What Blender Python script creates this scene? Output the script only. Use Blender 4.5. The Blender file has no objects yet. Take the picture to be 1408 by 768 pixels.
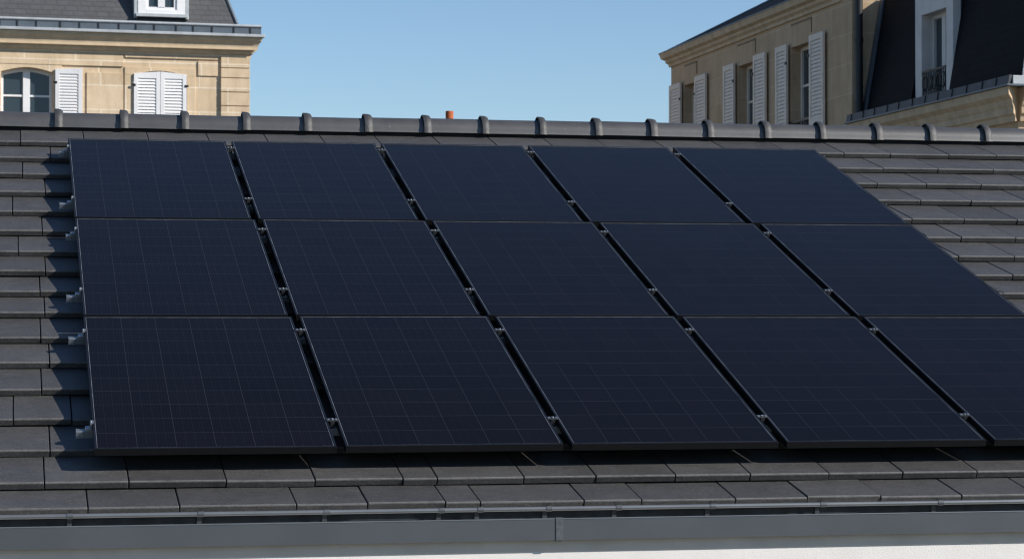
import bpy, bmesh, math, random
from mathutils import Vector, Matrix
random.seed(7)
S = bpy.context.scene
COL = S.collection
R = math.radians

# ------------------------------------------------------------------ camera
cam_d = bpy.data.cameras.new('camera')
cam = bpy.data.objects.new('camera', cam_d); COL.objects.link(cam)
YAW, PITCH = 0.200926, 0.017294
fw = Vector((math.sin(YAW)*math.cos(PITCH), math.cos(YAW)*math.cos(PITCH), math.sin(PITCH)))
rt = Vector((math.cos(YAW), -math.sin(YAW), 0)); up = rt.cross(fw)
M = Matrix((( rt.x, up.x, -fw.x, -0.38822), (rt.y, up.y, -fw.y, -11.94695), (rt.z, up.z, -fw.z, 0.60931), (0, 0, 0, 1)))
cam.matrix_world = M
cam_d.sensor_width = 36; cam_d.sensor_fit = 'HORIZONTAL'
cam_d.lens = 3369.83/1408*36
cam_d.clip_start = 0.1; cam_d.clip_end = 3000
cam_d.dof.use_dof = True; cam_d.dof.focus_distance = 13.5; cam_d.dof.aperture_fstop = 9.0
S.camera = cam

# ------------------------------------------------------------------ light
SUN = Vector((1.2, -0.733, 0.815)).normalized()
elev = math.asin(SUN.z); azim = math.atan2(SUN.x, SUN.y)          # clockwise from +Y
w = bpy.data.worlds.new('World'); S.world = w; w.use_nodes = True
nt = w.node_tree; bg = nt.nodes['Background']
sky = nt.nodes.new('ShaderNodeTexSky'); sky.sky_type = 'NISHITA'; sky.sun_disc = False
sky.sun_elevation = elev; sky.sun_rotation = azim
sky.altitude = 0; sky.air_density = 0.9; sky.dust_density = 0.0; sky.ozone_density = 4.3
nt.links.new(sky.outputs[0], bg.inputs[0]); bg.inputs[1].default_value = 0.0995
sd = bpy.data.lights.new('sun', 'SUN'); so = bpy.data.objects.new('sun', sd); COL.objects.link(so)
so.rotation_euler = SUN.to_track_quat('Z', 'Y').to_euler()
sd.energy = 4.5; sd.angle = R(0.53); sd.color = (1.0, 0.94, 0.86)
S.cycles.filter_width = 1.15
S.view_settings.view_transform = 'Standard'; S.view_settings.look = 'None'
S.view_settings.exposure = 0.29; S.view_settings.gamma = 1.0

# ------------------------------------------------------------------ materials
def new_mat(name, col, rough=0.6, metal=0.0, spec=0.5):
    m = bpy.data.materials.new(name); m.use_nodes = True
    b = m.node_tree.nodes['Principled BSDF']
    b.inputs['Base Color'].default_value = (*col, 1); b.inputs['Roughness'].default_value = rough
    b.inputs['Metallic'].default_value = metal; b.inputs['Specular IOR Level'].default_value = spec
    return m, m.node_tree, b
def N(t, kind, **kw):
    n = t.nodes.new(kind)
    for k, v in kw.items(): setattr(n, k, v)
    return n
def math_(t, op, a, b=None, c=None):
    n = N(t, 'ShaderNodeMath', operation=op)
    for i, v in enumerate((a, b, c)):
        if v is None: continue
        if isinstance(v, (int, float)): n.inputs[i].default_value = v
        else: t.links.new(v, n.inputs[i])
    return n.outputs[0]
def noise(t, scale, detail=4, rough=0.55, vec=None, stretch=None):
    tc = N(t, 'ShaderNodeTexCoord')
    v = vec if vec is not None else tc.outputs['Object']
    if stretch:
        mp = N(t, 'ShaderNodeMapping'); mp.inputs['Scale'].default_value = stretch
        t.links.new(v, mp.inputs[0]); v = mp.outputs[0]
    n = N(t, 'ShaderNodeTexNoise'); n.inputs['Scale'].default_value = scale
    n.inputs['Detail'].default_value = detail; n.inputs['Roughness'].default_value = rough
    t.links.new(v, n.inputs['Vector'])
    return n.outputs['Fac']
def ramp(t, fac, stops):
    n = N(t, 'ShaderNodeValToRGB'); e = n.color_ramp.elements
    while len(e) < len(stops): e.new(0.5)
    for el, (p, c) in zip(e, stops): el.position = p; el.color = (*c, 1)
    t.links.new(fac, n.inputs[0]); return n.outputs[0]
def mixc(t, fac, a, b, mode='MIX'):
    n = N(t, 'ShaderNodeMix', data_type='RGBA', blend_type=mode)
    for sock, v in ((n.inputs[0], fac), (n.inputs[6], a), (n.inputs[7], b)):
        if isinstance(v, (int, float)): sock.default_value = v
        elif isinstance(v, tuple): sock.default_value = (*v, 1)
        else: t.links.new(v, sock)
    return n.outputs[2]
def bump(t, b, h, strength, dist=0.01):
    n = N(t, 'ShaderNodeBump'); n.inputs['Strength'].default_value = strength; n.inputs['Distance'].default_value = dist
    t.links.new(h, n.inputs['Height']); t.links.new(n.outputs[0], b.inputs['Normal'])
def varied(name, col, rough=0.6, metal=0.0, spec=0.5, amt=0.2, scale=6, bmp=0.0, bscale=80, stretch=None):
    m, t, b = new_mat(name, col, rough, metal, spec)
    n = noise(t, scale, 5, stretch=stretch)
    lo = tuple(c*(1-amt) for c in col); hi = tuple(min(1, c*(1+amt)) for c in col)
    t.links.new(ramp(t, n, [(0.3, lo), (0.7, hi)]), b.inputs['Base Color'])
    if bmp: bump(t, b, noise(t, bscale, 3), bmp)
    return m

# concrete roof tiles: per-tile tone (mesh attribute), fine sandy grain, faint streaks and lichen specks
TILE, t, b = new_mat('dark_concrete_tile', (0.04, 0.04, 0.041), 0.54, 0, 0.32)
at = N(t, 'ShaderNodeAttribute', attribute_name='tone')
g1 = noise(t, 75, 6, 0.95); g2 = noise(t, 5, 5, 0.6); g3 = noise(t, 30, 4, 0.6, stretch=(0.35, 1, 1))
base = ramp(t, g2, [(0.25, (0.060, 0.0585, 0.058)), (0.75, (0.089, 0.087, 0.086))])
base = mixc(t, 0.55, base, ramp(t, g3, [(0.3, (0.6, 0.6, 0.6)), (0.7, (1.0, 1.0, 1.0))]), 'MULTIPLY')
base = mixc(t, 0.85, base, ramp(t, g1, [(0.39, (0.46, 0.46, 0.46)), (0.50, (0.95, 0.95, 0.95)), (0.61, (1.65, 1.65, 1.64))]), 'MULTIPLY')
hsv = N(t, 'ShaderNodeHueSaturation'); t.links.new(base, hsv.inputs['Color']); t.links.new(at.outputs['Fac'], hsv.inputs['Value'])
wr = N(t, 'ShaderNodeAttribute', attribute_name='edge_tone')           # paler front arris
wf = math_(t, 'MULTIPLY', wr.outputs['Fac'], ramp(t, noise(t, 22, 4, 0.65), [(0.30, (0.25, 0.25, 0.25)), (0.62, (1, 1, 1))]))
hs2 = mixc(t, wf, hsv.outputs[0], (0.135, 0.133, 0.131))
sp = noise(t, 55, 2, 0.5)
spf = ramp(t, sp, [(0.735, (0, 0, 0)), (0.775, (1, 1, 1))])
t.links.new(mixc(t, spf, hs2, (0.19, 0.185, 0.17)), b.inputs['Base Color'])
bump(t, b, g1, 0.5, 0.003)

RIDGE, t, b = new_mat('dark_ridge_tile', (0.05, 0.05, 0.05), 0.45, 0, 0.9)
g1 = noise(t, 300, 3, 0.7); g2 = noise(t, 6, 5)
base = mixc(t, 0.6, ramp(t, g2, [(0.3, (0.055, 0.054, 0.053)), (0.7, (0.080, 0.079, 0.078))]),
            ramp(t, g1, [(0.35, (0.65, 0.65, 0.65)), (0.7, (1.15, 1.15, 1.15))]), 'MULTIPLY')
spf = ramp(t, noise(t, 26, 2), [(0.73, (0, 0, 0)), (0.77, (1, 1, 1))])
t.links.new(mixc(t, spf, base, (0.2, 0.2, 0.19)), b.inputs['Base Color']); bump(t, b, g1, 0.3, 0.002)

COLLAR = varied('matt_ridge_collar', (0.046, 0.0455, 0.045), 0.52, 0, 0.7, amt=0.2, scale=40, bmp=0.3, bscale=250)
UNDER = varied('roof_underlay', (0.008, 0.009, 0.011), 0.9)
ZINC = varied('slate_grey_zinc', (0.094, 0.104, 0.111), 0.38, 0.25, 0.5, amt=0.08, scale=3)
ZINCLIP_HIGHLIGHT = varied('zinc_lip_highlight', (0.16, 0.175, 0.185), 0.3, 0.4, 0.5, amt=0.2, scale=5)  # lighter zinc paints a highlight along the rim
STRAP_SHADE = varied('shaded_bracket_strap', (0.042, 0.047, 0.052), 0.6, 0.1, 0.3, amt=0.2, scale=30)  # bracket zinc darkened to stand for shade behind the bead
BEAD = varied('polished_zinc_bead', (0.21, 0.222, 0.23), 0.36, 0.5, 0.6, amt=0.12, scale=4)
GUTTER_SHADE = varied('gutter_recess_shade', (0.020, 0.025, 0.029), 0.7, 0, 0.2, amt=0.4, scale=12)  # dark tone stands for the shade inside the gutter
ZINCTRIM = varied('bracket_zinc', (0.11, 0.118, 0.125), 0.45, 0.3, 0.5, amt=0.25, scale=40)
EAVES_SHADE = varied('eaves_shade_tint', (0.72, 0.62, 0.52), 0.8, 0, 0.2, amt=0.08, scale=5)  # wall shadow below the gutter, put into the colour
RENDER, t, b = new_mat('white_render', (0.78, 0.75, 0.71), 0.9, 0, 0.2)
t.links.new(ramp(t, noise(t, 4, 6), [(0.3, (0.80, 0.765, 0.72)), (0.7, (0.86, 0.83, 0.785))]), b.inputs['Base Color'])
bump(t, b, noise(t, 160, 4, 0.7), 0.5, 0.004)

# photovoltaic glass: cell grid and busbars from the UV map (cells), thin light lines on near-black silicon
PV, t, b = new_mat('solar_glass', (0.008, 0.009, 0.014), 0.12, 0, 0.046)
b.inputs['Specular Tint'].default_value = (1.0, 0.76, 0.66, 1)
uv = N(t, 'ShaderNodeUVMap', uv_map='cells'); sx = N(t, 'ShaderNodeSeparateXYZ'); t.links.new(uv.outputs[0], sx.inputs[0])
def line(coord, mult, half):
    f = math_(t, 'FRACT', math_(t, 'MULTIPLY', coord, mult))
    d = math_(t, 'MINIMUM', f, math_(t, 'SUBTRACT', 1.0, f))
    return math_(t, 'LESS_THAN', d, half)
cv = line(sx.outputs[0], 1.0, 0.009); ch = line(sx.outputs[1], 1.0, 0.008)
bb = line(sx.outputs[0], 4.0, 0.016); fg = line(sx.outputs[0], 12.0, 0.03); fh = line(sx.outputs[1], 3.0, 0.012)
cellid = N(t, 'ShaderNodeTexWhiteNoise', noise_dimensions='3D')
fx = math_(t, 'FLOOR', sx.outputs[0]); fy = math_(t, 'FLOOR', sx.outputs[1]); cb = N(t, 'ShaderNodeCombineXYZ')
oi = N(t, 'ShaderNodeObjectInfo')
t.links.new(fx, cb.inputs[0]); t.links.new(fy, cb.inputs[1]); t.links.new(math_(t, 'MULTIPLY', oi.outputs['Random'], 50), cb.inputs[2]); t.links.new(cb.outputs[0], cellid.inputs[0])
cell = ramp(t, cellid.outputs['Value'], [(0.0, (0.0038, 0.0026, 0.0036)), (1.0, (0.0050, 0.0036, 0.0048))])
c = mixc(t, math_(t, 'MULTIPLY', fg, 0.55), cell, (0.013, 0.0135, 0.016))
c = mixc(t, math_(t, 'MULTIPLY', fh, 0.4), c, (0.013, 0.0135, 0.016))
c = mixc(t, math_(t, 'MULTIPLY', bb, 0.6), c, (0.019, 0.020, 0.023))
c = mixc(t, math_(t, 'MULTIPLY', ch, 0.85), c, (0.030, 0.031, 0.034))
c = mixc(t, math_(t, 'MULTIPLY', cv, 0.29), c, (0.052, 0.053, 0.056))
dust = ramp(t, noise(t, 90, 3, 0.6), [(0.70, (0, 0, 0)), (0.80, (1, 1, 1))])
c = mixc(t, math_(t, 'MULTIPLY', dust, 0.12), c, (0.12, 0.11, 0.10))
t.links.new(c, b.inputs['Base Color'])
t.links.new(math_(t, 'MULTIPLY_ADD', noise(t, 3, 4), 0.08, 0.07), b.inputs['Roughness'])
FRAME = varied('black_anodised_frame', (0.005, 0.005, 0.006), 0.45, 0.0, 0.3, amt=0.2, scale=20)
SEAL = varied('frame_inner_lip', (0.15, 0.152, 0.155), 0.4, 0.15, 0.5, amt=0.85, scale=5)
ALU = varied('bright_aluminium', (0.55, 0.57, 0.60), 0.32, 0.85, 0.5, amt=0.15, scale=60)
RAILALU = varied('mill_aluminium_rail', (0.30, 0.32, 0.335), 0.4, 0.7, 0.5, amt=0.2, scale=30)
CLAMPALU = varied('clamp_aluminium', (0.40, 0.42, 0.44), 0.4, 0.8, 0.5, amt=0.2, scale=60)
DARKALU = varied('dark_aluminium_rail', (0.05, 0.052, 0.056), 0.45, 0.5, 0.5, amt=0.2, scale=30)

def ashlar(name, c1, c2, mort, bw, bh, msize=0.012, bmp=0.25):
    m, t, b = new_mat(name, c1, 0.88, 0, 0.2)
    tc = N(t, 'ShaderNodeTexCoord'); s = N(t, 'ShaderNodeSeparateXYZ'); t.links.new(tc.outputs['Object'], s.inputs[0])
    cx = N(t, 'ShaderNodeCombineXYZ'); t.links.new(math_(t, 'ADD', s.outputs[0], s.outputs[1]), cx.inputs[0]); t.links.new(s.outputs[2], cx.inputs[1])
    br = N(t, 'ShaderNodeTexBrick'); t.links.new(cx.outputs[0], br.inputs['Vector'])
    br.inputs['Scale'].default_value = 1; br.inputs['Brick Width'].default_value = bw; br.inputs['Row Height'].default_value = bh
    br.inputs['Mortar Size'].default_value = msize; br.inputs['Mortar Smooth'].default_value = 0.3
    br.inputs['Color1'].default_value = (*c1, 1); br.inputs['Color2'].default_value = (*c2, 1); br.inputs['Mortar'].default_value = (*mort, 1)
    n1 = noise(t, 2.2, 6, 0.6); n2 = noise(t, 60, 4, 0.65)
    c = mixc(t, 0.6, br.outputs['Color'], ramp(t, n1, [(0.25, (0.78, 0.74, 0.68)), (0.7, (1.06, 1.05, 1.04))]), 'MULTIPLY')
    c = mixc(t, 0.5, c, ramp(t, n2, [(0.3, (0.82, 0.8, 0.78)), (0.7, (1.08, 1.08, 1.08))]), 'MULTIPLY')
    n3 = noise(t, 3.5, 5, 0.65, vec=cx.outputs[0], stretch=(2.2, 0.45, 1))
    c = mixc(t, 0.55, c, ramp(t, n3, [(0.28, (0.70, 0.66, 0.61)), (0.52, (1.0, 1.0, 1.0)), (0.8, (1.08, 1.07, 1.06))]), 'MULTIPLY')
    t.links.new(c, b.inputs['Base Color'])
    bump(t, b, mixc(t, 0.4, br.outputs['Fac'], n2), bmp, 0.01)
    return m
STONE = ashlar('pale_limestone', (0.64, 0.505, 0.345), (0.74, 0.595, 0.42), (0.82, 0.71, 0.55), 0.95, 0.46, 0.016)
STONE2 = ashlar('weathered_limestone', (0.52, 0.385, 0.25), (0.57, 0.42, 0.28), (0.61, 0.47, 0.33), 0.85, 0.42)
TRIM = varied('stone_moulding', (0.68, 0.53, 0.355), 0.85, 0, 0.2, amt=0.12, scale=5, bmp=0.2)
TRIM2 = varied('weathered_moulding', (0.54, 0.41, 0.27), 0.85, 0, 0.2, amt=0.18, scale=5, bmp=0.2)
GROOVE = varied('joint_shadow_stone', (0.22, 0.17, 0.11), 0.9)
def slate(name, c1, c2, mort, rough, spec):
    m, t, b = new_mat(name, c1, rough, 0, spec)
    tc = N(t, 'ShaderNodeTexCoord'); s = N(t, 'ShaderNodeSeparateXYZ'); t.links.new(tc.outputs['Object'], s.inputs[0])
    cx = N(t, 'ShaderNodeCombineXYZ'); t.links.new(math_(t, 'ADD', s.outputs[0], s.outputs[1]), cx.inputs[0]); t.links.new(s.outputs[2], cx.inputs[1])
    br = N(t, 'ShaderNodeTexBrick'); t.links.new(cx.outputs[0], br.inputs['Vector'])
    br.inputs['Scale'].default_value = 1; br.inputs['Brick Width'].default_value = 0.22; br.inputs['Row Height'].default_value = 0.0995
    br.inputs['Mortar Size'].default_value = 0.008
    br.inputs['Color1'].default_value = (*c1, 1); br.inputs['Color2'].default_value = (*c2, 1); br.inputs['Mortar'].default_value = (*mort, 1)
    c = mixc(t, 0.6, br.outputs['Color'], ramp(t, noise(t, 7, 5), [(0.3, (0.75, 0.75, 0.75)), (0.7, (1.1, 1.1, 1.1))]), 'MULTIPLY')
    t.links.new(c, b.inputs['Base Color']); bump(t, b, br.outputs['Fac'], 0.4, -0.01)
    return m
SLATE = slate('grey_slate', (0.078, 0.080, 0.084), (0.088, 0.090, 0.095), (0.055, 0.057, 0.06), 0.6, 0.4)
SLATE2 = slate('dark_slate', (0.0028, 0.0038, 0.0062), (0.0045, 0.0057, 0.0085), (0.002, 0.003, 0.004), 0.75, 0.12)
LITSLATE = slate('sunlit_slate', (0.62, 0.62, 0.62), (0.70, 0.70, 0.70), (0.30, 0.30, 0.31), 0.6, 0.4)  # lit version of the mansard slate, sunlight put into its colour
LEAD = varied('weathered_zinc_flashing', (0.44, 0.465, 0.48), 0.55, 0.2, 0.5, amt=0.15, scale=5)
LEAD2 = varied('dark_zinc_flashing', (0.10, 0.125, 0.15), 0.5, 0.3, 0.5, amt=0.15, scale=5)
ZINC2 = varied('dull_dark_zinc', (0.075, 0.078, 0.082), 0.6, 0.2, 0.4, amt=0.2, scale=4)
WHITE = varied('white_paint', (0.78, 0.78, 0.78), 0.5, 0, 0.4, amt=0.05, scale=4)
GREYWHITE = varied('weathered_white_paint', (0.76, 0.65, 0.54), 0.6, 0, 0.3, amt=0.08, scale=4)
DORM = varied('dormer_white_paint', (0.64, 0.60, 0.56), 0.6, 0, 0.3, amt=0.08, scale=4)
IRON = varied('black_iron', (0.012, 0.012, 0.013), 0.5, 0.3)
PIPE = varied('dark_downpipe', (0.022, 0.023, 0.025), 0.5, 0.2)
GLASS, t, b = new_mat('window_glass', (0.03, 0.045, 0.055), 0.06, 0, 0.5)
TERRA = varied('terracotta', (0.50, 0.13, 0.045), 0.8, 0, 0.3, amt=0.15, scale=30)
GROUND = varied('gravel_ground', (0.10, 0.10, 0.09), 0.95, 0, 0.2, amt=0.3, scale=3)

# ------------------------------------------------------------------ mesh helpers
class MB:
    """collects boxes, prisms, tubes; xf maps local coordinates to mesh coordinates"""
    def __init__(s, xf=None): s.bm = bmesh.new(); s.xf = xf; s.mats = []; s.cur = 0
    def v(s, p):
        if s.xf: p = s.xf(*p)
        return s.bm.verts.new(p)
    def face(s, vs, mi=0):
        try: f = s.bm.faces.new(vs)
        except ValueError: return None
        f.material_index = mi; return f
    def box(s, x0, x1, y0, y1, z0, z1, mi=0):
        q = [s.v((x, y, z)) for z in (z0, z1) for y in (y0, y1) for x in (x0, x1)]
        for f in ((0, 2, 3, 1), (4, 5, 7, 6), (0, 1, 5, 4), (2, 6, 7, 3), (0, 4, 6, 2), (1, 3, 7, 5)):
            s.face([q[i] for i in f], mi)
    def loft(s, rings, mi=0, caps=True, closed=True):
        vr = [[s.v(p) for p in r] for r in rings]
        n = len(vr[0])
        for a, b_ in zip(vr, vr[1:]):
            for i in range(n if closed else n-1):
                j = (i+1) % n; s.face([a[i], a[j], b_[j], b_[i]], mi)
        if caps: s.face(list(reversed(vr[0])), mi); s.face(vr[-1], mi)
    def prism(s, prof, axis, a, b_, mi=0):
        """prof: list of 2-D points in the plane of the other two axes (in x,y,z order)"""
        def P(q, c):
            q = list(q); q.insert(axis, c); return tuple(q)
        s.loft([[P(q, a) for q in prof], [P(q, b_) for q in prof]], mi)
    def tube(s, p, q, r, n=12, r2=None, mi=0):
        p, q = Vector(p), Vector(q); d = (q-p).normalized()
        u = d.cross(Vector((0, 0, 1)) if abs(d.z) < 0.9 else Vector((1, 0, 0))).normalized(); v_ = d.cross(u)
        r2 = r if r2 is None else r2
        s.loft([[tuple(c+(u*math.cos(2*math.pi*i/n)+v_*math.sin(2*math.pi*i/n))*rr) for i in range(n)] for c, rr in ((p, r), (q, r2))], mi)
    def build(s, name, mat, parent=None, bevel=0.0, smooth=False, seg=2):
        bmesh.ops.recalc_face_normals(s.bm, faces=s.bm.faces)
        me = bpy.data.meshes.new(name); s.bm.to_mesh(me); s.bm.free()
        for m in (mat if isinstance(mat, (list, tuple)) else [mat]): me.materials.append(m)
        o = bpy.data.objects.new(name, me); COL.objects.link(o)
        if parent: o.parent = parent
        if smooth:
            for p in me.polygons: p.use_smooth = True
            try: me.set_sharp_from_angle(angle=R(40))
            except Exception: pass
        if bevel:
            bv = o.modifiers.new('bevel', 'BEVEL'); bv.width = bevel; bv.segments = seg; bv.limit_method = 'ANGLE'; bv.angle_limit = R(40)
        return o
def tag(o, label=None, cat=None, group=None, kind=None):
    if label: o['label'] = label
    if cat: o['category'] = cat
    if group: o['group'] = group
    if kind: o['kind'] = kind
    return o
def thing(name, label, cat, loc=(0, 0, 0), rot=(0, 0, 0), group=None):
    o = bpy.data.objects.new(name, None); COL.objects.link(o); o.location = loc; o.rotation_euler = rot
    o.empty_display_size = 0.2
    return tag(o, label, cat, group)

# ------------------------------------------------------------------ ground
GZ = -4.4
g = MB(); g.box(-600, 600, -300, 900, GZ-0.5, GZ); tag(g.build('ground', GROUND), kind='structure')

# ------------------------------------------------------------------ foreground house
SL = 0.3099124; CS, SN = math.cos(SL), math.sin(SL)
def RF(x, t, n): return (x, t*CS-n*SN, t*SN+n*CS)           # along the ridge, up the slope, out of the roof
house = thing('tiled_house', 'white rendered house with dark tiled roof under the solar panels', 'house')
X0, X1 = -4.2, 9.6
RY, RZ = 7.0, 2.099                                          # ridge line
# walls
wl = MB()
WY = -0.482
wl.box(X0+0.15, X1-0.15, WY, WY+0.25, GZ, -0.345)
wl.box(X0+0.15, X1-0.15, 13.6, 13.85, GZ, -0.345)
for xa in (X0+0.15, X1-0.40):
    wl.prism([(WY+0.25, GZ), (13.6, GZ), (13.6, -0.3), (RY, 1.78), (WY+0.25, -0.40)], 0, xa, xa+0.25)
wl.build('wall', RENDER, house)
eb = MB(); eb.box(X0+0.1, X1-0.1, WY-0.006, WY-0.0005, -0.486, -0.34); eb.build('eaves_shade_strip', EAVES_SHADE, house, bevel=0.001)  # strip added over the wall, its darker colour standing for eaves shadow
# roof: tiles on the front slope (one mesh), underlay, back slope
EDGES = [-0.472, -0.150, 0.293, 0.734, 1.193, 1.634, 2.070, 2.540, 2.953, 3.364, 3.803, 4.276, 4.757, 5.266, 5.756, 6.227, 6.703, 7.235]
JOINTS = {0: [-0.044, 0.378, 0.925, 1.263, 1.638, 1.807, 2.317, 2.603, 3.076, 3.444, 3.824, 4.247],
 1: [-0.239, 0.157, 0.621, 1.05, 1.481, 1.65, 2.083, 2.448, 2.855, 3.244, 3.658, 4.054, 4.455],
 2: [-0.62], 3: [-0.385, -0.091], 4: [-0.239], 5: [-0.66], 6: [-0.235], 7: [-0.64], 8: [-0.231], 9: [-0.63, 6.08], 10: [-0.357, 5.867, 6.269],
 11: [-0.60, 6.069, 6.473], 12: [-0.393, 5.881, 6.276, 6.68], 13: [-0.60, 6.133, 6.529], 14: [-0.325, 5.966, 6.358, 6.795],
 15: [-0.124, 6.177, 6.627, 7.082], 16: [-0.338, 0.126, 0.605, 1.057, 1.50, 1.93, 2.36, 2.82, 3.26, 3.70, 4.13, 4.60, 5.08, 5.56, 6.023, 6.41, 6.897, 7.296]}
TOFF = -0.112; TTH = 0.043
rb = MB(RF); tone = rb.bm.verts.layers.float.new('tone'); edge_tone = rb.bm.verts.layers.float.new('edge_tone')
def tile(xa, xb, ta, tb, dn, tv, yaw):
    gap = 0.0030
    xa += gap; xb -= gap; n0 = TOFF+dn; L = tb-ta+(0.07 if tb < 7 else 0.0); drop = TTH*L/(tb-ta)
    prof = [(0.007, n0-TTH+0.006), (0.001, n0-0.009), (0.003, n0-0.004), (0.0065, n0-0.0008), (0.010, n0), (L, n0-drop), (L, n0-drop-0.015), (0.06, n0-TTH+0.005)]
    c = 0.0025                                                # small chamfer at the side edges
    rings = []
    for x, inset in ((xa, c), (xa+c, 0), (xb-c, 0), (xb, c)):
        ring = []
        for i, (tt, nn) in enumerate(prof):
            dnn = -inset*0.7 if 1 <= i <= 5 else 0
            ring.append((x, ta+tt+(x-xa)*yaw+(inset*0.5 if i <= 3 else 0), nn+dnn))
        rings.append(ring)
    k = len(rb.bm.verts); rb.loft(rings); rb.bm.verts.ensure_lookup_table()
    for q, v in enumerate(rb.bm.verts[k:]): v[tone] = tv; v[edge_tone] = (0.0, 0.1, 0.8, 1.0, 0.1, 0, 0, 0)[q % 8]
for k in range(17):
    js = list(JOINTS[k])
    js.sort()
    full = [js[0]]
    for q in js[1:]:
        gp = q-full[-1]
        m = max(1, round(gp/0.43)); a = full[-1]
        for i in range(1, m): full.append(a+gp*i/m+random.uniform(-0.03, 0.03))
        full.append(q)
    while full[0] > X0: full.insert(0, full[0]-random.uniform(0.40, 0.52))
    while full[-1] < X1: full.append(full[-1]+random.uniform(0.38, 0.48))
    wob = [random.gauss(0, 0.0022) for _ in full]
    for i in range(len(full)-1):
        tile(full[i], full[i+1], EDGES[k]+wob[i]+0.003*math.sin(full[i]*0.9+k*1.7), EDGES[k+1], random.gauss(0, 0.0013), max(0.72, random.gauss(1.0, 0.085)), random.gauss(0, 0.0022))
roof = rb.build('roof', TILE, house)
ub = MB()
ub.prism([RF(0, -0.30, -0.17)[1:], RF(0, 7.25, -0.17)[1:], (RY, 2.0), RF(0, -0.30, -0.24)[1:]], 0, X0+0.02, X1-0.02)
ub.build('roof_deck', UNDER, roof)
bk = MB(); bs = 0.318                                         # plain rear slope
bk.prism([(RY+0.02, 2.025), (14.1, 2.025-(14.1-RY)*bs), (14.1, 1.925-(14.1-RY)*bs), (RY+0.02, 1.875)], 0, X0, X1)
bk.build('rear_slope', TILE, roof)
# ridge tiles and their raised collars
CX = [-0.083, 0.408, 0.871, 1.339, 1.811, 2.282, 2.747, 3.21, 3.671, 4.12, 4.572, 5.041, 5.515, 5.98, 6.457, 6.913, 7.392]
cx = list(CX)
while cx[0] > X0+0.3: cx.insert(0, cx[0]-random.uniform(0.46, 0.49))
while cx[-1] < X1-0.5: cx.append(cx[-1]+random.uniform(0.455, 0.475))
def arch(x, r, zc, foot, th=None, n=18):
    pts = []
    for i in range(n+1):
        a = math.pi*i/n
        pts.append((x, RY-r*math.cos(a), zc+r*math.sin(a)*0.98))
    outer = [(x, RY-r-0.006, zc-foot)]+pts+[(x, RY+r+0.006, zc-foot)]
    if th:
        ri = r-th; inner = [(x, RY-ri-0.006, zc-foot)]+[(x, RY-ri*math.cos(math.pi*i/n), zc+ri*math.sin(math.pi*i/n)) for i in range(n+1)]+[(x, RY+ri+0.006, zc-foot)]
        return outer+inner[::-1]
    return outer
ends = [X0]+cx+[X1]
for i in range(len(ends)-1):
    xa, xb = ends[i]+0.012, ends[i+1]+0.012
    m = MB(); dz = random.gauss(0, 0.0015)
    m.loft([arch(xa, 0.106, RZ+dz, 0.017, 0.018), arch(xb, 0.104, RZ+dz-0.001+random.gauss(0, 0.001), 0.017, 0.018)])
    m.build('ridge_tile', RIDGE, roof, bevel=0.003, smooth=True)
for x in cx:
    m = MB(); wdt = random.uniform(0.060, 0.067); tl = random.uniform(-0.004, 0.004)
    m.loft([arch(x, 0.133, RZ+0.001, 0.020, 0.010), arch(x+0.002, 0.134, RZ+0.001, 0.020, 0.012), arch(x+0.028, 0.133, RZ+0.001, 0.020, 0.011),
            arch(x+0.030, 0.133, RZ+0.001, 0.020, 0.031), arch(x+wdt*0.85, 0.127, RZ+0.001, 0.020, 0.025), arch(x+wdt, 0.114, RZ+0.001, 0.020, 0.012)])
    m.build('ridge_collar', COLLAR, roof, bevel=0.003, smooth=True)
bk = MB(); bk.box(X0+0.01, X1-0.01, RY-0.075, RY+0.075, 1.98, RZ+0.02); bk.build('ridge_bedding', UNDER, roof)
# box gutter with rolled back bead, clips and a joint strip
gm = MB()
GF = -0.540
gm.prism([(GF, -0.428), (GF, -0.331), (GF+0.004, -0.328), (GF+0.010, -0.330), (GF+0.010, -0.420), (-0.345, -0.420), (-0.345, -0.262), (-0.335, -0.262), (-0.335, -0.430)], 0, X0-0.05, X1+0.05)
gut = gm.build('gutter', ZINC, house)
bd = MB(); bd.box(X0-0.04, X1+0.04, -0.3475, -0.3455, -0.418, -0.264); bd.box(X0-0.04, X1+0.04, GF+0.012, -0.348, -0.4195, -0.4165); bd.build('gutter_shade_lining', GUTTER_SHADE, gut)  # dark lining added so the recess looks shaded
bd = MB(); bd.tube((X0-0.05, GF+0.0035, -0.3275), (X1+0.05, GF+0.0035, -0.3275), 0.0045, 10); bd.build('gutter_lip_highlight', ZINCLIP_HIGHLIGHT, gut, smooth=True)
bd = MB(); bd.tube((X0-0.05, -0.448, -0.285), (X1+0.05, -0.448, -0.285), 0.0105, 16); bd.build('gutter_bead', BEAD, gut, smooth=True)
BR = [-0.127, 0.474, 1.064, 1.613, 1.8, 2.134, 2.479, 2.949, 3.512, 4.121]
br = [-3.4, -2.8, -2.0, -1.35, -0.72]+BR+[4.72, 5.3, 5.95, 6.6]
for x in br:
    m = MB(); wd = 0.014
    prof = [(-0.448+0.0132*math.cos(a), -0.285+0.0132*math.sin(a)) for a in [2*math.pi*i/12 for i in range(12)]]
    m.prism(prof, 0, x-wd, x+wd)
    q = MB(); q.box(x-wd*0.8, x+wd*0.8, -0.357, -0.353, -0.40, -0.270); q.build('bracket_strap', STRAP_SHADE, gut)
    m.box(x-wd*0.8, x+wd*0.8, -0.440, -0.3575, -0.283, -0.279)
    m.build('gutter_bracket', ZINCTRIM, gut, smooth=True)
m = MB(); m.box(2.148, 2.182, GF-0.004, GF-0.0005, -0.4295, -0.3225); m.box(2.148, 2.182, GF-0.004, GF+0.012, -0.3225, -0.3205)
m.box(2.150, 2.180, GF-0.0005, -0.48, -0.4335, -0.4308)
m.build('joint_strip', ZINCTRIM, gut, bevel=0.001)

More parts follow.
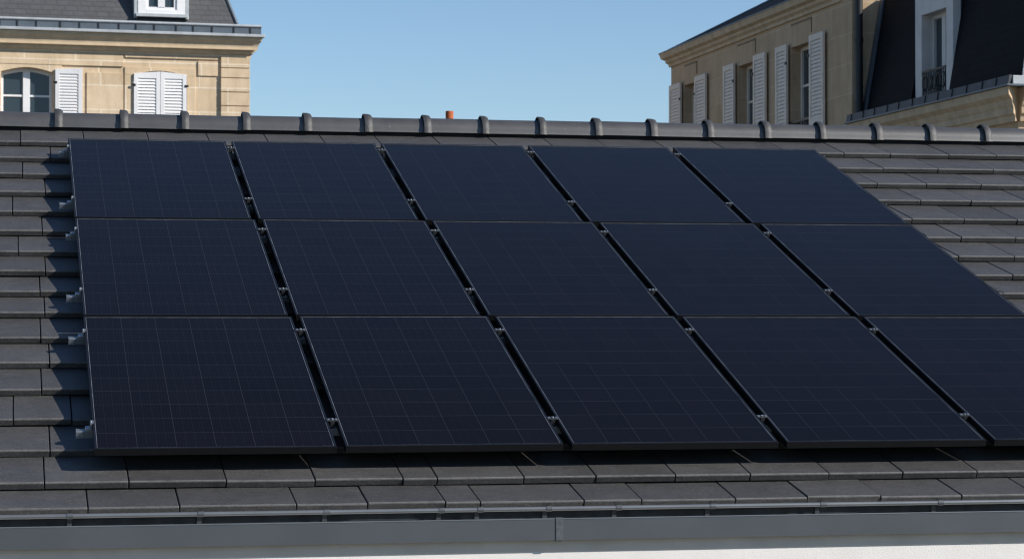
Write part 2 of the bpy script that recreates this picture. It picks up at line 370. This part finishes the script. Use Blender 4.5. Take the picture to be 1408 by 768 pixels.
# ------------------------------------------------------------------ solar panels
EX = [[0.0, 1.2149, 2.3527, 3.4732, 4.5951, 5.7149], [0.0018, 1.1976, 2.3175, 3.4509, 4.5721, 5.6990], [-0.0015, 1.1768, 2.2794, 3.3945, 4.5224, 5.6895]]
TB = [(0.0, 2.106), (2.131, 4.181), (4.207, 6.336)]
GAP = 0.0459
def make_panel(j, i):
    w_ = EX[j][i+1]-GAP-EX[j][i]; h_ = TB[j][1]-TB[j][0]
    rown = ['bottom row nearest the gutter', 'middle row', 'top row nearest the ridge'][j]
    coln = ['leftmost of five', 'second from the left', 'third and central', 'fourth from the left', 'rightmost of five'][i]
    p = thing('solar_panel', 'black framed solar panel in the %s, %s' % (rown, coln), 'solar panel',
              RF(EX[j][i], TB[j][0], random.gauss(0, 0.0007)), (SL+random.gauss(0, 0.0004), random.gauss(0, 0.0005), 0), 'black solar panels mounted in a grid on the roof')
    f = MB(); b_ = 0.011; H = 0.036; c_ = 0.015
    f.box(0, b_, 0, h_, -H, 0); f.box(w_-b_, w_, 0, h_, -H, 0)
    f.box(b_, w_-b_, 0, c_, -H, 0); f.box(b_, w_-b_, h_-c_, h_, -H, 0)
    f.build('frame', FRAME, p, bevel=0.0012)
    s = MB(); q = 0.0028; z0, z1 = -0.006, -0.0012
    s.box(b_, b_+q, c_, h_-c_, z0, z1); s.box(w_-b_-q, w_-b_, c_, h_-c_, z0, z1)
    s.box(b_+q, w_-b_-q, c_, c_+q, z0, z1); s.box(b_+q, w_-b_-q, h_-c_-q, h_-c_, z0, z1)
    s.build('edge_seal', SEAL, p)
    gl = MB(); a = b_+q; a2 = c_+q
    gl.box(a, w_-a, a2, h_-a2, -0.008, -0.0030)
    uvl = gl.bm.loops.layers.uv.new('cells')
    for fc in gl.bm.faces:
        for lp in fc.loops:
            x, y, _ = lp.vert.co
            lp[uvl].uv = ((x-a)/(w_-2*a)*6.0, (y-a2)/(h_-2*a2)*10.0)
    gl.build('cell_glass', PV, p)
    return p
for j in range(3):
    for i in range(5): make_panel(j, i)

# ------------------------------------------------------------------ mounting rails with hooks and clamps
RT = [0.372, 1.842, 2.624, 3.930, 4.690, 6.110]
RL = ['lowest mounting rail, under the lower part of the bottom panel row', 'second mounting rail from below, under the upper part of the bottom panel row',
      'third mounting rail from below, under the lower part of the middle panel row', 'fourth mounting rail from below, under the upper part of the middle panel row',
      'fifth mounting rail from below, under the lower part of the top panel row', 'highest mounting rail, under the upper part of the top panel row']
for k, tr in enumerate(RT):
    j = k//2
    rl = thing('mounting_rail', RL[k], 'mounting rail', RF(EX[j][0], tr, -0.09), (SL, 0, 0), 'mounting rails carrying the solar panels')
    xl, xr = -0.072+random.uniform(-0.012, 0.012), EX[j][5]-GAP-EX[j][0]+0.045
    top = 0.09-0.0375                                        # underside of the panel frames
    m = MB(); m.box(xl, xr, -0.019, 0.019, top-0.040, top-0.002); m.build('rail_profile', RAILALU, rl, bevel=0.002)
    m = MB(); m.box(xl-0.004, xl-0.0005, -0.021, 0.021, top-0.042, top-0.001); m.box(xl-0.004, xl+0.03, -0.0225, -0.0195, top-0.038, top-0.004)
    m.build('end_cap', ALU, rl, bevel=0.001)
    for sgn, xe in ((-1, 0.0), (1, EX[j][5]-GAP-EX[j][0])):
        m = MB()
        xa, xb = sorted((xe+sgn*0.0012, xe+sgn*0.036))
        m.box(xa, xb, -0.022, 0.022, top-0.0015, top+0.012)                    # foot
        xa, xb = sorted((xe+sgn*0.0012, xe+sgn*0.012))
        m.box(xa, xb, -0.022, 0.022, top+0.012, 0.0905)                       # web
        xa, xb = sorted((xe-sgn*0.005, xe+sgn*0.012))
        m.box(xa, xb, -0.019, 0.019, 0.0908, 0.0945)                         # lip on the frame
        ec = m.build('end_clamp', CLAMPALU if sgn < 0 else DARKALU, rl, bevel=0.0012)
        m = MB(); m.tube((xe+sgn*0.007, 0, 0.0946), (xe+sgn*0.007, 0, 0.0985), 0.004, 6); m.build('bolt', CLAMPALU, ec, bevel=0.0008)
    for i in range(1, 5):
        xg = EX[j][i]-EX[j][0]-GAP/2
        m = MB()
        m.box(xg-GAP/2-0.008, xg+GAP/2+0.008, -0.020, 0.020, 0.0908, 0.0944)
        m.box(xg-0.011, xg+0.011, -0.020, 0.020, top, 0.0908)
        mc = m.build('mid_clamp', DARKALU, rl, bevel=0.001)
        m = MB()
        for dx in (-0.019, 0.019): m.box(xg+dx-0.0055, xg+dx+0.0055, -0.008, 0.008, 0.0945, 0.0985)
        m.tube((xg, 0, 0.0945), (xg, 0, 0.101), 0.007, 6)
        m.build('bolt', CLAMPALU, mc, bevel=0.0012)
    for xh in (0.12, 1.35, 2.6, 3.85, 5.2):
        m = MB(); zt = TOFF+0.09-0.012
        m.box(xh-0.016, xh+0.016, 0.0195, 0.0255, zt, top-0.004)
        m.box(xh-0.016, xh+0.016, -0.035, 0.0195, zt, zt+0.005)
        m.box(xh-0.016, xh+0.016, -0.041, -0.035, zt-0.014, zt+0.005)
        m.build('roof_hook', DARKALU, rl, bevel=0.001)

# terracotta flue pipe on the rear slope
fp = thing('flue_pipe', 'small orange terracotta flue pipe showing just above the dark ridge', 'flue pipe', (3.501, 10.0, 1.08))
m = MB(); m.tube((0, 0, 0), (0, 0, 1.44), 0.032, 20); m.build('pipe', TERRA, fp, smooth=True)
m = MB(); m.tube((0, 0, 1.375), (0, 0, 1.445), 0.036, 20); m.build('pipe_collar', TERRA, fp, smooth=True)
m = MB(); m.tube((0, 0, -0.02), (0, 0, 0.09), 0.075, 20, 0.042); m.build('pipe_flashing', LEAD2, fp, smooth=True)

# ------------------------------------------------------------------ facade helpers (local: u along wall, y depth +back, z up)
def wall_open(m, u0, u1, z0, z1, th, ops, y0=0.0):
    """wall with openings (ua,ub,za,zb,rise): boxes butted end to end, arched heads as prisms"""
    ops = sorted(ops); a = u0
    for (ua, ub, za, zb, rise) in ops:
        m.box(a, ua, y0, y0+th, z0, z1); m.box(ua, ub, y0, y0+th, z0, za)
        n = 10 if rise else 1
        prof = [(ua, z1), (ua, zb)]+[(ua+(ub-ua)*i/n, zb+rise*math.sin(math.pi*i/n)) for i in range(1, n)]+[(ub, zb), (ub, z1)]
        m.prism(prof, 1, y0, y0+th); a = ub
    m.box(a, u1, y0, y0+th, z0, z1)
def shutter_mesh(w_, h_, rise=0.0, skew=0, xf=None, rails=(0.5,), shut=0.0):
    """louvred leaf from (0,0) to (w,h), 40 mm thick, front at y=-0.04"""
    m = MB(xf); st = 0.075 if w_ > 0.45 else 0.06; y0, y1 = -0.042, -0.004
    def topz(u): return h_+rise*(u/w_ if skew > 0 else (1-u/w_) if skew < 0 else 0)
    m.prism([(0, 0), (st, 0), (st, topz(st)), (0, topz(0))], 1, y0, y1)
    m.prism([(w_-st, 0), (w_, 0), (w_, topz(w_)), (w_-st, topz(w_-st))], 1, y0, y1)
    m.prism([(st, h_-0.09), (w_-st, h_-0.09), (w_-st, topz(w_-st)), (st, topz(st))], 1, y0+0.001, y1-0.001)
    m.box(st, w_-st, y0+0.001, y1-0.001, 0, 0.10)
    zs = [0.10]
    for r_ in rails:
        zr = h_*r_; m.box(st, w_-st, y0+0.001, y1-0.001, zr-0.045, zr+0.045); zs += [zr-0.045, zr+0.045]
    zs.append(h_-0.09)
    for a, b_ in zip(zs[0::2], zs[1::2]):
        n = int((b_-a)/0.056)
        for i in range(n):
            z = a+(i+0.5)*(b_-a)/n
            m.prism([(y0+0.006, z-0.024-shut*0.002), (y0+0.013, z-0.026-shut*0.002), (y0+0.036-shut*0.012, z+0.021+shut*0.004), (y0+0.029-shut*0.012, z+0.024+shut*0.003)], 0, st, w_-st)
    return m
def casement(m, ua, ub, za, zb, rise, y0, fr=0.055, bars=()):
    """two-leaf window frame in an opening"""
    um = (ua+ub)/2; y1 = y0+0.06
    m.box(ua, ua+fr, y0, y1, za, zb); m.box(ub-fr, ub, y0, y1, za, zb)
    m.box(ua+fr, ub-fr, y0, y1, za, za+fr)
    n = 10 if rise else 1
    prof = [(ua, zb)]+[(ua+(ub-ua)*i/n, zb+rise*math.sin(math.pi*i/n)) for i in range(1, n)]+[(ub, zb)]
    prof += [(ub-fr, zb), (ub-fr, zb-fr*0.9)]+[(ub-fr-(ub-ua-2*fr)*i/n, zb-fr*0.9+rise*0.8*math.sin(math.pi*i/n)) for i in range(1, n)]+[(ua+fr, zb-fr*0.9), (ua+fr, zb)]
    m.prism(prof, 1, y0+0.001, y1-0.001)
    m.box(um-0.065, um+0.065, y0-0.012, y1-0.012, za+fr, zb-fr*0.9+rise*0.78)
    for z in bars:
        m.box(ua+fr, um-0.065, y0+0.006, y1-0.01, z-0.019, z+0.019); m.box(um+0.065, ub-fr, y0+0.006, y1-0.01, z-0.019, z+0.019)

# ------------------------------------------------------------------ limestone house at the left, behind
lh = thing('limestone_house', 'sunlit pale limestone house with white shutters and slate roof at the left', 'house', (4.027, 35.0, 0), (0, 0, R(4.5)))
U0 = -9.5
m = MB()
WIN = [(-8.75, -7.75, 3.0, 5.27, 0.09), (-4.66, -3.70, 3.0, 5.27, 0.09), (-2.21, -1.19, 3.0, 5.27, 0.09)]
wall_open(m, U0, 0.0, GZ, 6.02, 0.40, WIN)
m.box(U0, U0+0.4, 0.40, 9.0, GZ, 6.02); m.box(-0.4, 0.0, 0.40, 9.0, GZ, 6.02); m.box(U0, 0, 9.0, 9.4, GZ, 6.02)
m.build('wall', STONE, lh)
m = MB()                                                       # raised courses: band, surrounds, quoins
Yp = -0.035
m.box(-9.0, -2.40, Yp, 0.0, 5.42, 5.66); m.box(-2.365, -0.60, Yp, 0.0, 5.60, 5.66)
m.box(-3.08, -2.40, Yp*0.8, 0.0, 3.0, 5.30)
for (ua, ub, za, zb, rise) in WIN[1:]:
    for s0, s1 in ((ua-0.16, ua), (ub, ub+0.16)): m.box(s0, s1, Yp*0.7, 0.0, 3.0, zb)
    m.prism([(ua-0.16, zb), (ua, zb)]+[(ua+(ub-ua)*i/10, zb+rise*math.sin(math.pi*i/10)) for i in range(1, 10)]+[(ub, zb), (ub+0.16, zb), (ub+0.16, zb+0.15), (ua-0.16, zb+0.15)], 1, Yp*0.7, 0.0)
m.box(-0.98, -0.60, Yp*0.8, 0.0, 5.29, 5.57)
m.build('stone_band', STONE, lh, bevel=0.006)
for z0, z1 in ((5.46, 5.66), (5.27, 5.445), (5.00, 5.255), (4.735, 4.985), (4.47, 4.72), (4.2, 4.455)):
    m = MB(); m.box(-0.545, 0.012, -0.06, -0.001, z0, z1); m.box(0.001, 0.012, -0.001, 0.5, z0, z1)
    m.build('quoin', STONE, lh, bevel=0.012)
m = MB()                                                       # cornice, moulded
CP = [(0.001, 5.66), (-0.05, 5.66), (-0.05, 5.70), (-0.10, 5.73), (-0.12, 5.79), (-0.20, 5.79), (-0.205, 5.84), (-0.215, 5.87), (-0.24, 5.91), (-0.29, 5.955), (-0.31, 6.02), (0.001, 6.02)]
m.prism(CP, 0, U0-0.2, 0.0)
m.loft([[(0.0, y, z) for y, z in CP], [(-0.68*y, y, z) for y, z in CP]])
m.prism([(-0.68*y, z) for y, z in CP], 1, 0.002, 9.4)
cor = m.build('cornice', TRIM, lh)
m = MB(); m.box(U0-0.2, 0.25, -0.375, -0.02, 6.022, 6.075); m.box(0.02, 0.25, -0.02, 9.4, 6.022, 6.075); m.build('cornice_cap', LEAD, cor, bevel=0.006)
m = MB()                                                       # standing gutter on the cornice
m.prism([(-0.22, 6.077), (-0.20, 6.077), (-0.20, 6.21), (-0.185, 6.235), (-0.22, 6.24), (-0.24, 6.225), (-0.22, 6.20)], 0, U0-0.2, 0.20)
m.box(0.18, 0.20, -0.20, 9.0, 6.077, 6.22)
gt = m.build('gutter', LEAD2, lh)
m = MB(); m.tube((U0-0.2, -0.225, 6.245), (0.20, -0.225, 6.245), 0.026, 10); m.build('gutter_bead', LEAD, gt, smooth=True)
for i in range(26):
    u = 0.02-i*0.365+random.uniform(-0.04, 0.04)
    m = MB(); m.box(u-0.011, u+0.011, -0.236, -0.222, 6.08, 6.215); m.build('gutter_bracket', PIPE, gt)
m = MB()                                                       # steep slate roof: front slope and hip
rp = 8.2; by = (rp-6.15)*0.34
m.loft([[(U0, 0.0, 6.077), (-0.14, 0.0, 6.077), (-0.14, 9.2, 6.077), (U0, 9.2, 6.077)],
        [(U0, by+0.1, rp), (-0.14-by, by+0.1, rp), (-0.14-by, 8.3, rp), (U0, 8.3, rp)],
        [(U0, 3.6, rp+1.0), (-3.4, 3.6, rp+1.0), (-3.4, 5.8, rp+1.0), (U0, 5.8, rp+1.0)]])
rf = m.build('slate_roof', SLATE, lh)
hx = lambda z: (z-6.077)/(rp-6.077)
m = MB(); m.tube((-0.14, 0.0, 6.08), (-0.14-by, by+0.1, rp), 0.035, 8); m.build('hip_flashing', LEAD2, rf, smooth=True)
m = MB()                                                       # dormer
d0, d1 = -2.06, -1.28
m.box(d0-0.06, d0+0.10, 0.02, 0.10, 6.45, 7.9); m.box(d1-0.10, d1+0.06, 0.02, 0.10, 6.45, 7.9)
m.box(d0+0.10, d1-0.10, 0.02, 0.10, 7.75, 7.9); m.box(d0+0.10, d1-0.10, 0.02, 0.10, 6.45, 6.53)
m.box(d0-0.02, d1+0.02, 0.10, 1.2, 6.42, 7.88)
dm = m.build('dormer', WHITE, lh, bevel=0.006)
m = MB(); m.box(d0-0.10, d1+0.10, -0.03, 0.10, 6.385, 6.447); m.box(d0-0.13, d0-0.065, 0.03, 0.5, 6.36, 7.9); m.box(d1+0.065, d1+0.13, 0.03, 0.5, 6.36, 7.9); m.build('dormer_flashing', LEAD, dm, bevel=0.006)
m = MB(); casement(m, d0+0.10, d1-0.10, 6.53, 7.75, 0, 0.045, 0.05); m.build('dormer_window', WHITE, dm)
m = MB(); m.box(d0+0.15, d1-0.15, 0.085, 0.092, 6.58, 7.70); m.build('dormer_pane', GLASS, dm)
for k, (ua, ub, za, zb, rise) in enumerate(WIN):
    m = MB(); casement(m, ua, ub, za, zb, rise, 0.16, bars=(4.84, 4.20)); wn = m.build('window', WHITE, lh, bevel=0.004)
    m = MB(); m.prism([(ua+0.055, za+0.05), (ub-0.055, za+0.05), (ub-0.055, zb-0.05)]+[(ub-0.055-(ub-ua-0.11)*i/10, zb-0.05+rise*0.8*math.sin(math.pi*i/10)) for i in range(1, 10)]+[(ua+0.055, zb-0.05)], 1, 0.19, 0.198)
    m.build('pane', GLASS, wn)
    m = MB(); m.box(ua-0.1, ub+0.1, -0.07, 0.15, za-0.1, za-0.002); m.build('sill', TRIM, wn)
def put_shutter(m, parent, mat, loc, rz=0, hinge=()):
    o = m.build('shutter', mat, parent, bevel=0.002, seg=1); o.location = loc; o.rotation_euler = (0, 0, rz)
    for (u, z) in hinge:
        h = MB(); h.box(u-0.035, u+0.035, -0.055, -0.043, z-0.02, z+0.02); h.build('hinge', IRON, o)
    return o
HL = 2.32
for (u, r_) in ((-3.665, 0), (-5.20, 0), (-7.73, 0), (-9.28, 0)):
    put_shutter(shutter_mesh(0.50, HL, 0.02, 1, shut=0.4), lh, WHITE, (u, -0.03, 3.02), R(-4 if u == -3.665 else 0), ((0.0, HL-0.25),))
put_shutter(shutter_mesh(0.495, HL-0.04, 0.045, 1, shut=0.4), lh, WHITE, (-2.20, -0.025, 3.02), 0, ((0.0, HL-0.26),))
put_shutter(shutter_mesh(0.495, HL-0.04, 0.045, -1, shut=0.4), lh, WHITE, (-1.697, -0.025, 3.02), 0, ((0.495, HL-0.26),))

# ------------------------------------------------------------------ limestone wing at the right (facade in the plane x = 11, facing -x)
def XF(u, y, z): return (y, -u, z)          # local: u runs towards the camera (-Y), y = depth into the wall (+X)
rw = thing('shaded_limestone_wing', 'long shaded limestone house with three shuttered windows at the right', 'house', (11.0, 20.35, 0))
# world Y = 20.35 - u
L = -9.52                                   # far corner at Y = 29.87
m = MB(XF)
WR = [(-8.66, -7.80, 2.6, 4.70, 0), (-5.46, -4.44, 2.6, 4.70, 0), (-2.72, -1.69, 3.0, 4.70, 0)]
wall_open(m, L, 0.0, GZ, 5.16, 0.45, WR)
m.box(L, L+0.4, 0.45, 7.0, GZ, 5.16); m.box(-0.4, 0.0, 0.45, 7.0, GZ, 5.60)
m.box(-0.4, 0.0, 0.0, 0.45, 5.16, 5.60)
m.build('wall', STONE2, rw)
m = MB(XF)
CP2 = [(0.001, 5.10), (-0.05, 5.10), (-0.06, 5.16), (-0.12, 5.20), (-0.13, 5.25), (-0.22, 5.29), (-0.24, 5.35), (-0.26, 5.40), (0.001, 5.40)]
CP2 = [(y*0.68, 5.10+(z-5.10)*0.8) for y, z in CP2]
m.prism(CP2, 0, L, -0.42)
m.loft([[(L+y, y, z) for y, z in CP2], [(L, y, z) for y, z in CP2]])
m.prism([(L+y, z) for y, z in CP2], 1, 0.002, 7.0)
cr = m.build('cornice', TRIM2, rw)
m = MB(XF); m.box(L-0.185, -0.42, -0.185, 0.02, 5.342, 5.36); m.box(L-0.185, L, 0.02, 7.0, 5.342, 5.36); m.build('cornice_cap', LEAD2, cr)
m = MB(XF)                                  # hipped slate roof, slope 0.45
e0 = L+0.10; k = 3.4; y0 = -0.10; zr = 5.362; sl = 0.52
m.loft([[(e0, y0, zr), (-0.42, y0, zr), (-0.42, 7.2, zr), (e0, 7.2, zr)],
        [(e0+k, y0+k, zr+sl*k), (-0.42, y0+k, zr+sl*k), (-0.42, y0+k+0.1, zr+sl*k), (e0+k, y0+k+0.1, zr+sl*k)]])
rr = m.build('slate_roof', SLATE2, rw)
m = MB(XF); m.tube((e0, y0, zr+0.01), (e0+k, y0+k, zr+sl*k+0.01), 0.025, 8); m.build('hip_flashing', LEAD2, rr, smooth=True)
for q, (ua, ub, za, zb, _) in enumerate(WR):
    m = MB(XF); casement(m, ua, ub, za, zb, 0, 0.15, 0.06, bars=(4.12, 3.4)); wn = m.build('window', GREYWHITE, rw, bevel=0.004)
    m = MB(XF); m.box(ua+0.06, ub-0.06, 0.185, 0.192, za+0.06, zb-0.055); m.build('pane', GLASS, wn)
    m = MB(XF); m.box(ua-0.05, ub+0.05, -0.08, 0.14, za-0.12, za-0.002); m.build('sill', TRIM2, wn)
    # sunk panel above: a thin raised surround
    m = MB(XF)
    m.box(ua+0.02, ub-0.06, -0.012, 0.0, 5.025, 5.045); m.box(ub-0.06, ub-0.04, -0.012, 0.0, 4.82, 5.045)
    m.build('lintel_panel', GROOVE, rw)
    if q == 2:
        m = MB(XF); m.box(ua+0.02, ub-0.02, -0.02, 0.01, 3.56, 3.60); m.box(ua+0.02, ub-0.02, -0.015, 0.005, 3.08, 3.10)
        for i in range(12):
            u = ua+0.06+i*(ub-ua-0.12)/11; m.tube((u, -0.005, 3.08), (u, -0.005, 3.57), 0.009, 6)
        for i in range(5):
            u = ua+0.12+i*(ub-ua-0.24)/4
            for aa in range(10):
                a0, a1 = 2*math.pi*aa/10, 2*math.pi*(aa+1)/10
                m.tube((u+0.08*math.cos(a0), -0.008, 3.44+0.09*math.sin(a0)), (u+0.08*math.cos(a1), -0.008, 3.44+0.09*math.sin(a1)), 0.009, 5)
        m.build('window_railing', IRON, rw)
# open shutter leaves flat against the wall: far side then near side of each window
for (u, w_) in ((-9.42, 0.72), (-7.78, 0.66), (-6.07, 0.59), (-4.42, 0.61), (-3.28, 0.54), (-1.67, 0.62)):
    sm = shutter_mesh(w_, 2.12, 0, 0, lambda uu, y, z: (y, -uu, z), rails=(0.40,), shut=0.9)
    o = sm.build('shutter', GREYWHITE, rw, bevel=0.002, seg=1); o.location = (-0.03, -u, 2.64)
    for zz in (1.83, 0.72):
        h = MB(XF); ue = w_ if u in (-9.42, -6.07, -3.28) else 0.0
        h.box(ue-0.03, ue+0.03, -0.056, -0.043, zz-0.02, zz+0.02); h.build('hinge', IRON, o)
m = MB(); m.tube((0.075, -0.075, GZ), (0.075, -0.075, 5.6), 0.055, 14)
dp = m.build('downpipe', PIPE, rw, smooth=True)
for z in (3.62, 4.5, 5.2):
    m = MB(); m.tube((0.075, -0.075, z-0.03), (0.075, -0.075, z+0.03), 0.063, 14); m.build('pipe_collar', PIPE, dp, smooth=True)

# ------------------------------------------------------------------ mansard building at the far right
mb = thing('mansard_building', 'building with dark slate mansard, white dormer and zinc gutter at the far right', 'house', (11.0, 20.30, 0))
F = 5.44                                    # near corner: world Y = 14.86
m = MB(XF)
m.box(0.03, F, 0.102, 0.5, GZ, 3.32); m.box(F-0.4, F, 0.5, 8.0, GZ, 3.32)
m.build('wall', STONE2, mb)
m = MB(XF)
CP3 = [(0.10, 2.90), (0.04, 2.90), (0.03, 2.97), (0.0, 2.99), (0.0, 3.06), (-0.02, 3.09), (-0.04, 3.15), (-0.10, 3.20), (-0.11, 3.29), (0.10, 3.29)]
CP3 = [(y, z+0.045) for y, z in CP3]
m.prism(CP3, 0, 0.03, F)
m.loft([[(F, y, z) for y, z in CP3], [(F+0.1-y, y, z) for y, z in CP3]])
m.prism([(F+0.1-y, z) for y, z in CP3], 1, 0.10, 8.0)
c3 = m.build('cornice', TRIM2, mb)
m = MB(XF); m.box(0.0, F+0.24, -0.14, 0.16, 3.337, 3.362); m.box(F-0.05, F+0.24, 0.16, 8.0, 3.337, 3.362); m.build('cornice_cap', LEAD2, c3, bevel=0.005)
m = MB(XF)
m.prism([(-0.10, 3.364), (-0.08, 3.364), (-0.05, 3.455), (-0.06, 3.475), (-0.085, 3.468)], 0, -0.02, F+0.18)
g3 = m.build('gutter', ZINC2, mb)
m = MB(XF); m.box(F+0.14, F+0.18, -0.04, 8.0, 3.364, 3.465); m.build('gutter_return', LEAD, g3, bevel=0.006)  # paler zinc than the long run, painted as the sunlit side
for i in range(12):
    u = 0.2+i*0.46+random.uniform(-0.03, 0.03)
    m = MB(XF); m.prism([(-0.112, 3.366), (-0.098, 3.366), (-0.088, 3.465), (-0.10, 3.465)], 0, u-0.012, u+0.012); m.build('gutter_bracket', PIPE, g3)
tz = 5.10; ln = (11.432-11.163)/(5.082-3.508); dx = ln*(tz-3.327)
m = MB(XF)
def slope(u0, u1, u1t):
    m.loft([[(u0, 0.13, 3.327), (u1, 0.13, 3.327), (u1, 8.0, 3.327), (u0, 8.0, 3.327)],
            [(u0, 0.13+dx, tz), (u1t, 0.13+dx, tz), (u1t, 8.0, tz), (u0, 8.0, tz)]])
slope(0.04, 1.795, 1.795); slope(3.125, F, F-dx*0.55)
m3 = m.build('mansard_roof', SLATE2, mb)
m = MB(XF)                                  # sunlight put into the return slates' pale colour, a skin of its own 20 mm thick
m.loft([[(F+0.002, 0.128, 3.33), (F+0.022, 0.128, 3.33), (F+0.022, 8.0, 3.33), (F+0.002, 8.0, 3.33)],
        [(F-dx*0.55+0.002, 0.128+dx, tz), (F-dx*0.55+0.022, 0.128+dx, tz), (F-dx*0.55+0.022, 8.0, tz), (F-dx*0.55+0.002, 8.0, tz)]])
m.build('sunlit_slate_return', LITSLATE, m3)
m = MB(XF)                                  # zinc edge against the wing
m.loft([[(-0.02, 0.10, 3.33), (0.10, 0.10, 3.33), (0.10, 0.16, 3.33), (-0.02, 0.16, 3.33)],
        [(-0.02, 0.10+dx, tz), (0.10, 0.10+dx, tz), (0.10, 0.16+dx, tz), (-0.02, 0.16+dx, tz)]])
m.build('zinc_edge', LEAD2, m3)
# dormer: recessed so that the foot of the slate slope stands in front of it
XD = lambda u, y, z: XF(u, y+0.17, z+0.04)
m = MB(XD)
da, db = 1.90, 3.02
m.box(da-0.10, da+0.13, 0.05, 0.16, 3.47, 5.2); m.box(db-0.13, db+0.10, 0.05, 0.16, 3.47, 5.2)
m.box(da+0.13, db-0.13, 0.05, 0.16, 4.56, 5.2)
m.box(da+0.01, da+0.13, 0.16, 0.55, 3.47, 5.2); m.box(db-0.13, db-0.01, 0.16, 0.55, 3.47, 5.2)
m.box(da+0.13, db-0.13, 0.16, 0.55, 4.56, 5.2)
m.box(da-0.04, db+0.04, -0.01, 0.16, 3.40, 3.468); m.box(da-0.09, db+0.09, 0.03, 0.50, 3.29, 3.398)
dd = m.build('dormer', DORM, mb, bevel=0.006)
m = MB(XD); m.box(da-0.02, da+0.01, 0.17, 1.2, 3.42, 5.25); m.box(db-0.01, db+0.02, 0.17, 1.2, 3.42, 5.25); m.box(da-0.15, db+0.15, 0.0, 1.2, 5.21, 5.27)
m.build('dormer_cheek', LEAD2, dd)
m = MB(XD); casement(m, da+0.13, db-0.13, 3.47, 4.56, 0, 0.20, 0.06); m.build('dormer_window', DORM, dd)
m = MB(XD); m.box(da+0.19, db-0.19, 0.235, 0.242, 3.53, 4.50); m.build('dormer_pane', GLASS, dd)
m = MB(XD)
ra, rb_ = da+0.14, db-0.14
m.box(ra, rb_, 0.045, 0.065, 3.80, 3.83); m.box(ra, rb_, 0.05, 0.06, 3.50, 3.515)
for i in range(14):
    u = ra+0.03+i*(rb_-ra-0.06)/13; m.tube((u, 0.055, 3.50), (u, 0.055, 3.81), 0.007, 6)
for i in range(5):
    u = ra+0.1+i*(rb_-ra-0.2)/4
    for aa in range(10):
        a0, a1 = 2*math.pi*aa/10, 2*math.pi*(aa+1)/10
        m.tube((u+0.075*math.cos(a0), 0.052, 3.66+0.10*math.sin(a0)), (u+0.075*math.cos(a1), 0.052, 3.66+0.10*math.sin(a1)), 0.009, 5)
m.build('dormer_railing', IRON, dd)
